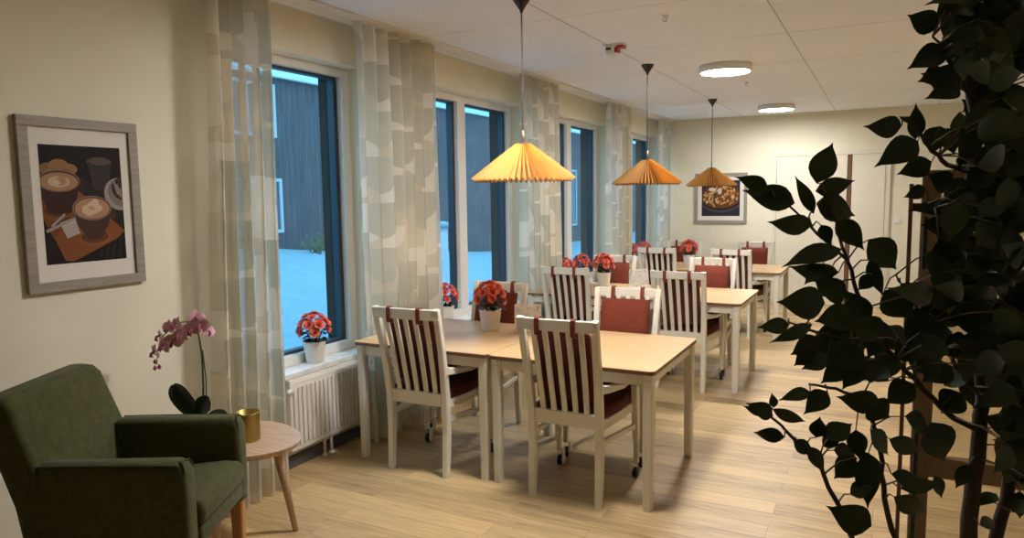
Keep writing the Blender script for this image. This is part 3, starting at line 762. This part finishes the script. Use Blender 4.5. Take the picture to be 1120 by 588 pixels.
# backrest: slab leaning back, slightly winged top
def backrest(m):
    secs = [(.40, -.53, -.47, 1), (.44, -.54, -.455, 1), (.60, -.565, -.46, 1), (.74, -.61, -.485, .995), (.88, -.66, -.535, .975), (.93, -.675, -.55, .955), (.956, -.67, -.57, .92), (.964, -.655, -.59, .86)]
    rings = []
    for z, xb, xf, k in secs:
        hw = W/2*k; r = .022; ring = []
        for (cx, cy, a) in ((xf-r, hw-r, 0), (xb+r, hw-r, 90), (xb+r, -hw+r, 180), (xf-r, -hw+r, 270)):
            ring += [(cx + r*math.cos(R(a+30*q)), cy + r*math.sin(R(a+30*q)), z) for q in range(4)]
        rings.append(ring)
    m.loft(rings)
soft('backrest', GREEN, backrest)
for s, nm in ((1, 'far'), (-1, 'near')):
    def armf(m, s=s):
        y0, y1 = s*(W/2), s*(W/2-.085); prof = [(.40, 0), (.44, .004), (.60, .006), (.70, .004), (.728, -.006), (.74, -.022)]
        rings = []
        lo, hi = min(y0, y1), max(y0, y1)
        for z, xf in prof:
            r = .02; k = .012 if z > .735 else (.004 if z > .72 else 0)
            xb = -.475
            ring = []
            for (cx, cy, a) in ((xf-r, hi-k-r, 0), (xb+.002, hi-k-.002, 90), (xb+.002, lo+k+.002, 180), (xf-r, lo+k+r, 270)):
                rr = r if cx > -.3 else .002
                ring += [(cx + rr*math.cos(R(a+30*q)), cy + rr*math.sin(R(a+30*q)), z) for q in range(4)]
            rings.append(ring)
        m.loft(rings)
    soft('armrest', GREEN, armf)
    # piping around the front face and along the top
    yo, yi = s*(W/2-.012), s*(W/2-.073)
    pm = MB().use(0, True); pm.tube([(-.004, yo, .41), (.0, yo, .6), (-.002, yo, .715), (-.008, yo-s*.004, .735), (-.022, yo-s*.012, .7415), (-.008, yi+s*.004, .735), (-.002, yi, .715), (.0, yi, .6), (-.001, yi, .56)], .0035, 6)
    pm.tube([(-.02, s*(W/2-.004), .735), (-.26, s*(W/2-.004), .738), (-.48, s*(W/2-.004), .737)], .0035, 6)
    pm.build('piping', GPIPE, arm)
def seatc(m):
    rings = []
    hw = W/2-.087
    for k, z in ((.02, .488), (.004, .498), (0, .53), (.004, .555), (.016, .569), (.05, .576), (.12, .578)):
        rings.append([(x, y, z + (.004 if x > -.3 else -.03*(z > .54))) for x, y in rrect(-.46, .024-k, -hw+k*.3, hw-k*.3, .02)])
    m.loft(rings)
soft('seat_cushion', GREEN, seatc)
soft('seat_base', GREEN, lambda m: m.box(-.46, .012, -W/2+.086, W/2-.086, .425, .489, .01))
for x, y in ((-.03, W/2-.045), (-.03, -W/2+.045)):
    MB().bar([(x, y, 0), (x, y, .43)], [.034, .05], [.034, .05]).build('leg', LEGW, arm)
for y in (W/2-.045, -W/2+.045):
    MB().bar([(-.57, y, 0), (-.50, y, .43)], [.034, .05], [.034, .05]).build('leg', LEGW, arm)

# ------------------------------------------------------------------ side table with orchid and brass holder
SC = Vector((-2.635, 2.262, 0)); SZ = .50
st = empty('side_table', SC); tag(st, 'small round pale oak side table with tapered legs beside the green armchair', 'side table')
pl = []
for k in range(48):
    a = 2*math.pi*k/48; pl.append(((.285+.018*math.cos(2*a-.6)+.010*math.cos(3*a))*math.cos(a), (.275+.018*math.cos(2*a-.6)+.010*math.cos(3*a))*math.sin(a)))
m = MB(); m.loft([[(x*k, y*k, z) for x, y in pl] for k, z in ((.955, SZ-.028), (.985, SZ-.016), (1, SZ-.006), (.997, SZ-.001), (.985, SZ))])
m.build('tabletop', OAK, st)
for a in (52, 180, 292):
    c, s_ = math.cos(R(a)), math.sin(R(a))
    MB().use(0, True).tube([(c*.165, s_*.165, SZ-.027), (c*.20, s_*.20, .28), (c*.245, s_*.245, 0)], [.024, .02, .0125], 16).build('leg', OAKLEG, st)
br = empty('brass_candle_holder', (-2.565, 2.27, SZ)); tag(br, 'perforated brass cylinder candle holder on the oak side table', 'candle holder')
m = MB().use(0, True); m.lathe([(.002, 0), (.05, 0), (.052, .004), (.054, .128), (.0545, .132), (.051, .132), (.050, .006), (.002, .005)], 40)
m.use(1, False)
for j in range(13):
    for k in range(34):
        a = 2*math.pi*(k+.5*(j % 2))/34; z = .014 + j*.0088; r = .0523+.002*z/.13+.0004; t = .0019
        d = Vector((math.cos(a), math.sin(a), 0)); e = Vector((-math.sin(a), math.cos(a), 0)); c = d*r + Vector((0, 0, z))
        m.face([c + e*t*math.cos(q) + Vector((0, 0, t*math.sin(q))) for q in [0, 1.047, 2.094, 3.1416, 4.189, 5.236]])
m.build('cylinder', [BRASS, HOLE], br)
# orchid
oc = Vector((-2.765, 2.19, SZ)); orc = empty('potted_orchid', oc)
tag(orc, 'pink orchid with dark green leaves on the side table behind the armchair', 'orchid')
MB().use(0, True).lathe([(.002, 0), (.042, 0), (.046, .004), (.058, .105), (.06, .11), (.055, .11), (.05, .09), (.002, .088)], 28).build('pot', POTW, orc)
MB().use(0, True).lathe([(.002, .096), (.04, .095), (.0515, .088)], 20).build('potting_bark', SOIL, orc)
RC = r2.copy(); RC.z = 0; RC.normalize()      # along the wall of leaves / flowers, as the spray arches
def OL(a, z, b=0): return RC*a + Vector((0, 0, z)) + Vector((RC.y, -RC.x, 0))*b
m = MB(); m.use(0, True)
m.tube([OL(.0, .09), OL(.012, .25, .0), OL(.018, .40, .01), OL(.010, .50, .015), OL(-.03, .555, .02), OL(-.09, .55, .03), OL(-.145, .49, .03), OL(-.175, .42, .03), OL(-.18, .36, .03)], [.005, .0045, .004, .004, .0035, .003, .0025, .002, .0015], 8)
m.tube([OL(.02, .09, .01), OL(.03, .28, .01), OL(.022, .42, .01)], .003, 6)
m.build('stem', STEM, orc)
def oleaf(nm, pts, w):
    m = MB(); V = []
    for i, p in enumerate(pts):
        t = i/(len(pts)-1); ww = w*(math.sin(math.pi*(t*.86+.07))**.6 if t < 1 else .18)
        tan = (pts[min(i+1, len(pts)-1)]-pts[max(i-1, 0)]).normalized(); sd = nm.cross(tan).normalized() if True else None
        up = tan.cross(sd)
        V.append([p - sd*ww + up*.012, p - sd*ww*.5, p - up*.006, p + sd*ww*.5, p + sd*ww + up*.012])
    m.loft(V, closed=False); o = m.build('leaf', ORLEAF, orc, smooth=True)
    so = o.modifiers.new('thick', 'SOLIDIFY'); so.thickness = .004; subd(o, 1); return o
toc = Vector((RC.y, -RC.x, 0))       # towards the room
oleaf(toc + Vector((0, 0, .3)), [OL(-.01, .10), OL(-.045, .145, .01), OL(-.085, .20, .012), OL(-.115, .245, .008), OL(-.125, .262, .0)], .048)
oleaf(Vector((0, 0, 1)) + toc*.75, [OL(.0, .10, .0), OL(.02, .135, .05), OL(.028, .14, .10), OL(.03, .12, .14)], .055)
oleaf(toc + Vector((0, 0, .5)), [OL(-.01, .10, .02), OL(.015, .15, .03), OL(.03, .19, .03), OL(.04, .21, .02)], .048)
oleaf(Vector((0, 0, 1)) + toc*.2, [OL(.02, .105), OL(.06, .125, .01), OL(.10, .12, .02), OL(.13, .10, .03)], .03)
def orchid_flower():
    m = MB()
    for a, l, w in ((90, .034, .026), (215, .032, .024), (325, .032, .024)):
        d = Vector((math.cos(R(a)), 0, math.sin(R(a)))); leaf_face(m, d*.002, d*l, w, (0, -1, 0), bend=.25, fold=.1)
    for a in (5, 175):
        d = Vector((math.cos(R(a)), -.1, math.sin(R(a)))); leaf_face(m, d*.002, d*.036, .042, (0, -1, 0), bend=.2, fold=.08)
    f = m.build('blossom', ORCH, orc)
    l = MB(); l.use(0, True).tube([(0, -.002, .004), (0, -.016, -.002), (0, -.02, -.012), (0, -.012, -.02)], [.003, .005, .006, .002], 8)
    l.build('lip', ORCHL, f); return f
fl = orchid_flower(); fa = math.atan2(RC.y, RC.x)
FS = [(.035, .545, .05, .2, 1.15), (-.005, .525, .05, -.2, 1.1), (.01, .575, .03, .5, 1.0), (-.05, .50, .055, -.35, 1.1), (-.075, .545, .04, -.6, 1.0), (-.085, .475, .055, .1, 1.1), (-.13, .45, .05, -.5, 1.05), (-.15, .495, .04, -.9, .95), (-.172, .425, .05, -.7, 1.0), (.06, .51, .03, .9, .9), (-.115, .53, .03, -.3, .95)]
for i, (a, z, b_, rz, s) in enumerate(FS):
    o = fl if i == 0 else copy_tree(fl, orc)
    o.location = OL(a, z, b_); o.rotation_euler = (random.uniform(-.25, .25), random.uniform(-.3, .3), fa+rz); s *= 1.22; o.scale = (s, s, s)
for a, z, b_ in ((-.185, .375, .035), (-.165, .352, .04), (-.19, .345, .03)):
    MB().use(0, True).lathe([(.001, -.012), (.008, -.005), (.009, .002), (.001, .013)], 10).build('bud', ORCHL, orc, loc=OL(a, z, b_))

# ------------------------------------------------------------------ bronze glazed screen behind the plant
sc = empty('glazed_screen', (.10, 2.55, 0)); tag(sc, 'brown framed glass screen with slim pull bars behind the leafy plant at right', 'screen')
def sbar(n, x0, x1, z0, z1, y0=-.02, y1=.02, mt=BRONZE): return MB().box(x0, x1, y0, y1, z0, z1, .003).build(n, mt, sc)
sbar('upright', 0, .052, 0, 1.66); sbar('upright', 1.10, 1.152, 0, 1.66)
sbar('rail', .052, 1.10, 1.61, 1.66); sbar('rail', .052, 1.10, .70, .765); sbar('rail', .052, 1.10, .0, .09)
sbar('glass_pane', .052, 1.10, .765, 1.61, -.003, .003, GLASSD); sbar('glass_pane', .052, 1.10, .09, .70, -.003, .003, GLASSD)
for x in (-.028,):
    MB().box(x-.006, x+.006, -.008, .008, .05, 1.62, .002).build('edge_strip', WOODS, sc)
    for z in (.1, .8, 1.55): MB().box(x+.004, .002, -.006, .006, z-.01, z+.01).build('spacer', BLACKP, sc)
for z0, z1 in ((1.36, 1.52), (.45, .85)):
    pb = MB().bar([(.012, -.05, z0), (.012, -.05, z1)], .012, .012); pb.tube([(.012, -.02, z0+.02), (.012, -.05, z0+.02)], .004, 6).tube([(.012, -.02, z1-.02), (.012, -.05, z1-.02)], .004, 6)
    pb.build('pull_bar', BLACKP, sc)

# ------------------------------------------------------------------ ficus in the right foreground
base = at(1072, 560, 1.34); base.z = 0
fic = empty('potted_ficus', base); tag(fic, 'tall leafy potted ficus filling the right foreground, dark against the light', 'plant')
MB().use(0, True).lathe([(.002, 0), (.13, 0), (.135, .01), (.165, .29), (.168, .31), (.155, .31), (.15, .28), (.002, .275)], 36).build('pot', mat('grey_planter', (.25, .24, .23), .6), fic)
MB().use(0, True).lathe([(.002, .285), (.12, .283), (.152, .276)], 24).build('soil', SOIL, fic)
rnf = random.Random(21)
def fp(x, y, d): return at(x, y, d) - base
z0 = Vector((0, 0, .27))
BR = [  # (pixel x, y, distance) polylines of the real stems, radius start -> end
    ([z0+Vector((.0, .0, 0)), z0+Vector((-.01, .0, .3))] + [fp(*q) for q in ((1058, 590, 1.33), (1067, 500, 1.33), (1074, 440, 1.34), (1070, 350, 1.33), (1060, 250, 1.30), (1066, 150, 1.30), (1060, 60, 1.30), (1056, -40, 1.30))], .017, .007),
    ([z0+Vector((.03, .02, 0)), z0+Vector((.03, .02, .3))] + [fp(*q) for q in ((1090, 590, 1.36), (1108, 500, 1.36), (1112, 400, 1.36), (1100, 280, 1.36), (1095, 160, 1.34), (1100, 30, 1.32), (1105, -60, 1.3))], .014, .006),
    ([fp(*q) for q in ((1070, 470, 1.33), (1040, 455, 1.31), (1000, 415, 1.28), (962, 370, 1.25), (940, 325, 1.23), (928, 285, 1.22), (916, 255, 1.21), (905, 212, 1.20))], .006, .002),
    ([z0+Vector((-.03, .01, 0)), z0+Vector((-.06, .01, .22))] + [fp(*q) for q in ((960, 640, 1.26), (922, 565, 1.22), (893, 503, 1.20), (866, 476, 1.19), (842, 455, 1.18))], .0065, .002),
    ([z0+Vector((-.02, -.01, 0)), z0+Vector((-.04, .0, .25))] + [fp(*q) for q in ((985, 610, 1.30), (968, 545, 1.28), (962, 490, 1.26), (950, 440, 1.25), (915, 425, 1.23), (885, 420, 1.22))], .007, .002),
    ([fp(*q) for q in ((1066, 190, 1.30), (1035, 180, 1.27), (1016, 160, 1.25), (1000, 140, 1.24), (985, 128, 1.24))], .005, .002),
    ([fp(*q) for q in ((1066, 260, 1.30), (1040, 240, 1.28), (1015, 222, 1.27))], .005, .002),
    ([fp(*q) for q in ((1064, 110, 1.30), (1040, 70, 1.28), (1020, 40, 1.27))], .005, .002),
    ([fp(*q) for q in ((962, 370, 1.25), (920, 372, 1.22), (885, 360, 1.21), (862, 352, 1.20))], .004, .0015),
    ([fp(*q) for q in ((928, 285, 1.22), (900, 262, 1.21), (875, 235, 1.20), (848, 215, 1.19))], .003, .0015),
    ([fp(*q) for q in ((1112, 400, 1.36), (1160, 330, 1.36), (1210, 250, 1.34), (1260, 180, 1.33))], .006, .002), ([fp(*q) for q in ((1098, 200, 1.35), (1150, 110, 1.36), (1220, 20, 1.34), (1270, -60, 1.33))], .006, .002), ([fp(*q) for q in ((1100, 500, 1.36), (1170, 450, 1.36), (1240, 400, 1.35), (1300, 340, 1.34))], .006, .002),
    ([fp(*q) for q in ((1070, 430, 1.33), (1045, 400, 1.32), (1020, 360, 1.31), (1000, 330, 1.30), (980, 300, 1.29))], .005, .0015)]
tr = MB().use(0, True); pts_all = []
def dens(pts, n=4):
    out = []
    for a, b in zip(pts, pts[1:]): out += [a.lerp(b, k/n) for k in range(n)]
    return out + [pts[-1]]
for pts, ra, rb in BR:
    dp = dens([Vector(p) for p in pts]); n = len(dp)
    dp = [p + Vector((rnf.gauss(0, .002), rnf.gauss(0, .002), 0)) if 2 < i < n-1 else p for i, p in enumerate(dp)]
    tr.tube(dp, [ra + (rb-ra)*i/(n-1) for i in range(n)], 9); pts_all += [p for p in dp if p.z > .6]
LV = [  # leaves: base px, tip px, width px, distance
 (893,200,911,156,27,1.20),(892,209,936,197,20,1.21),(890,233,870,190,14,1.19),(840,208,805,192,18,1.18),(869,222,812,207,27,1.19),(888,246,838,242,23,1.19),
 (893,222,937,236,30,1.21),(915,240,946,274,24,1.22),(898,246,910,268,15,1.2),(920,272,855,287,26,1.2),(917,298,861,292,24,1.21),(950,262,984,296,32,1.24),(951,284,966,326,15,1.23),
 (902,331,848,330,34,1.19),(863,355,827,358,17,1.18),(888,355,841,375,15,1.19),(905,303,922,338,24,1.21),(967,318,1000,349,36,1.26),(950,352,922,315,25,1.22),(936,345,890,352,30,1.21),
 (930,362,885,372,26,1.22),(896,370,864,388,26,1.2),(890,384,868,400,18,1.2),(905,388,876,404,20,1.21),(945,385,905,398,30,1.22),(925,396,898,420,22,1.22),
 (886,428,853,436,14,1.19),(905,428,880,452,22,1.2),(962,440,915,435,26,1.22),(950,440,974,458,29,1.23),(845,455,818,440,18,1.18),(858,478,823,472,15,1.18),(847,445,844,429,9,1.18),(838,452,812,444,10,1.18),(845,447,884,463,13,1.19),
 (868,482,891,497,15,1.19),(884,488,904,518,15,1.19),(893,478,897,455,18,1.2),(905,480,933,462,24,1.21),(915,488,900,470,20,1.21),(935,500,912,524,25,1.21),(912,492,938,502,22,1.22),(950,495,949,557,25,1.22),(953,575,905,555,33,1.2),
 (952,470,972,498,23,1.23),(973,480,1012,496,20,1.24),(975,518,1010,540,24,1.25),(978,543,1019,563,22,1.25),(985,534,1034,527,15,1.26),(990,455,1017,474,25,1.26),(1018,462,1036,508,38,1.27),(1072,574,1090,568,14,1.3),(1108,560,1122,545,18,1.3),(936,470,941,504,20,1.22),(958,520,940,490,20,1.23),(930,540,958,528,18,1.22),
 (1026,30,992,16,25,1.27),(1035,54,993,74,26,1.27),(1050,84,1006,80,30,1.28),(986,138,946,139,23,1.24),(1001,152,1002,112,17,1.24),(1004,154,958,181,29,1.25),(1019,177,981,191,22,1.26),(1012,206,987,216,15,1.27),(1028,138,1020,168,25,1.27),(1036,140,1044,170,20,1.28),(1047,232,998,224,26,1.28),(1050,98,1011,108,22,1.28),
 (1000,132,985,128,6,1.24),(1048,20,1028,-6,26,1.27),(1052,60,1030,40,26,1.27),(1040,205,1015,190,24,1.27),(1035,250,1006,246,22,1.28),(1048,270,1014,282,28,1.28),(1050,300,1022,318,30,1.29),(1040,330,1005,322,24,1.29),(1022,350,985,372,30,1.28),(1010,372,975,395,30,1.27),(985,392,950,418,30,1.26),(1000,420,968,442,28,1.27),(1040,400,1008,418,32,1.28),(1052,430,1028,452,30,1.29),
 (970,360,948,392,26,1.25),(940,400,922,424,22,1.23),(960,410,935,400,24,1.24),(955,300,938,318,16,1.23),(900,290,880,310,20,1.2),(912,318,890,306,22,1.2),(925,330,940,352,24,1.22),(985,310,1010,330,18,1.28),(1090,540,1070,552,14,1.32),(1060,508,1045,535,16,1.31),(1022,520,1030,545,14,1.29)]
fo = MB(); tw = tr.use(1, True); view = lambda p: (CAM - (p+base)).normalized()
def twig_to(p):
    q = min(pts_all, key=lambda s: (s-p).length)
    tw.tube([q, q.lerp(p, .5) + Vector((0, 0, .008)), p], [.0018, .0014, .0010], 5)
def add_leaf(bx, by, tx, ty, w, d, dt=None):
    d2 = d + rnf.uniform(-.02, .02); a = fp(bx, by, d); b = fp(tx, ty, d2 if dt is None else dt)
    nv = view(a) + Vector((rnf.gauss(0, .3), rnf.gauss(0, .3), rnf.gauss(.15, .3)))
    leaf_face(fo, a, b, w*d/F*1.08, nv, bend=rnf.uniform(-.05, .3), fold=rnf.uniform(.05, .3)); twig_to(a)
for q in LV: add_leaf(*q)
# crown interior
POLY = [(1035, -40), (1140, -40), (1140, 560), (1098, 525), (1085, 470), (1050, 430), (1010, 425), (960, 420), (915, 400), (890, 370), (915, 345), (940, 350), (985, 355), (1015, 330), (1020, 290), (1015, 240), (1045, 200), (1050, 130), (1040, 100), (1030, 40)]
def inside(x, y):
    c = False
    for (x1, y1), (x2, y2) in zip(POLY, POLY[1:]+POLY[:1]):
        if (y1 > y) != (y2 > y) and x < (x2-x1)*(y-y1)/(y2-y1)+x1: c = not c
    return c
cnt = 0
while cnt < 330:
    x, y = rnf.uniform(885, 1140), rnf.uniform(-40, 560)
    if not inside(x, y): continue
    if 1000 < x < 1100 and y > 400 and rnf.random() < .5: continue
    cnt += 1; a = rnf.uniform(-.6, 1.2) if rnf.random() < .3 else rnf.uniform(1.2, 4.2)
    L = rnf.uniform(30, 50); d = rnf.uniform(1.17, 1.42)
    tx, ty = x + L*math.cos(a), y + L*math.sin(a)
    if not inside(tx, ty) and rnf.random() < .75: continue
    add_leaf(x, y, tx, ty, rnf.uniform(20, 30), d, d + rnf.uniform(-.05, .05))
# leaves on the side of the crown away from the photograph, and beyond its edge
for k in range(160):
    x, y = rnf.uniform(1090, 1330), rnf.uniform(-140, 480); d = rnf.uniform(1.15, 1.5); a = rnf.uniform(0, 6.28); L = rnf.uniform(30, 48)
    add_leaf(x, y, x + L*math.cos(a), y + L*math.sin(a)*.8+8, rnf.uniform(20, 30), d, d + rnf.uniform(-.05, .05))
fo.build('foliage', FICUS, fic); tr.build('stems', [BARK, TWIG], fic)

# ------------------------------------------------------------------ light
w = bpy.data.worlds.new('dusk_sky'); S.world = w; w.use_nodes = True
nt = w.node_tree; bg = nt.nodes['Background']
tc = nt.nodes.new('ShaderNodeTexCoord'); sp = nt.nodes.new('ShaderNodeSeparateXYZ'); cr = nt.nodes.new('ShaderNodeValToRGB')
nt.links.new(tc.outputs['Generated'], sp.inputs[0]); nt.links.new(sp.outputs[2], cr.inputs[0]); nt.links.new(cr.outputs[0], bg.inputs[0])
e = cr.color_ramp.elements; e[0].color = (.14, .56, .85, 1); e[1].color = (.46, .95, 1.4, 1); e[0].position = .12; e[1].position = .45
bg.inputs[1].default_value = .85
S.view_settings.view_transform = 'Standard'; S.view_settings.look = 'None'; S.view_settings.gamma = 1
S.view_settings.exposure = 1.58
S.view_settings.use_curve_mapping = False
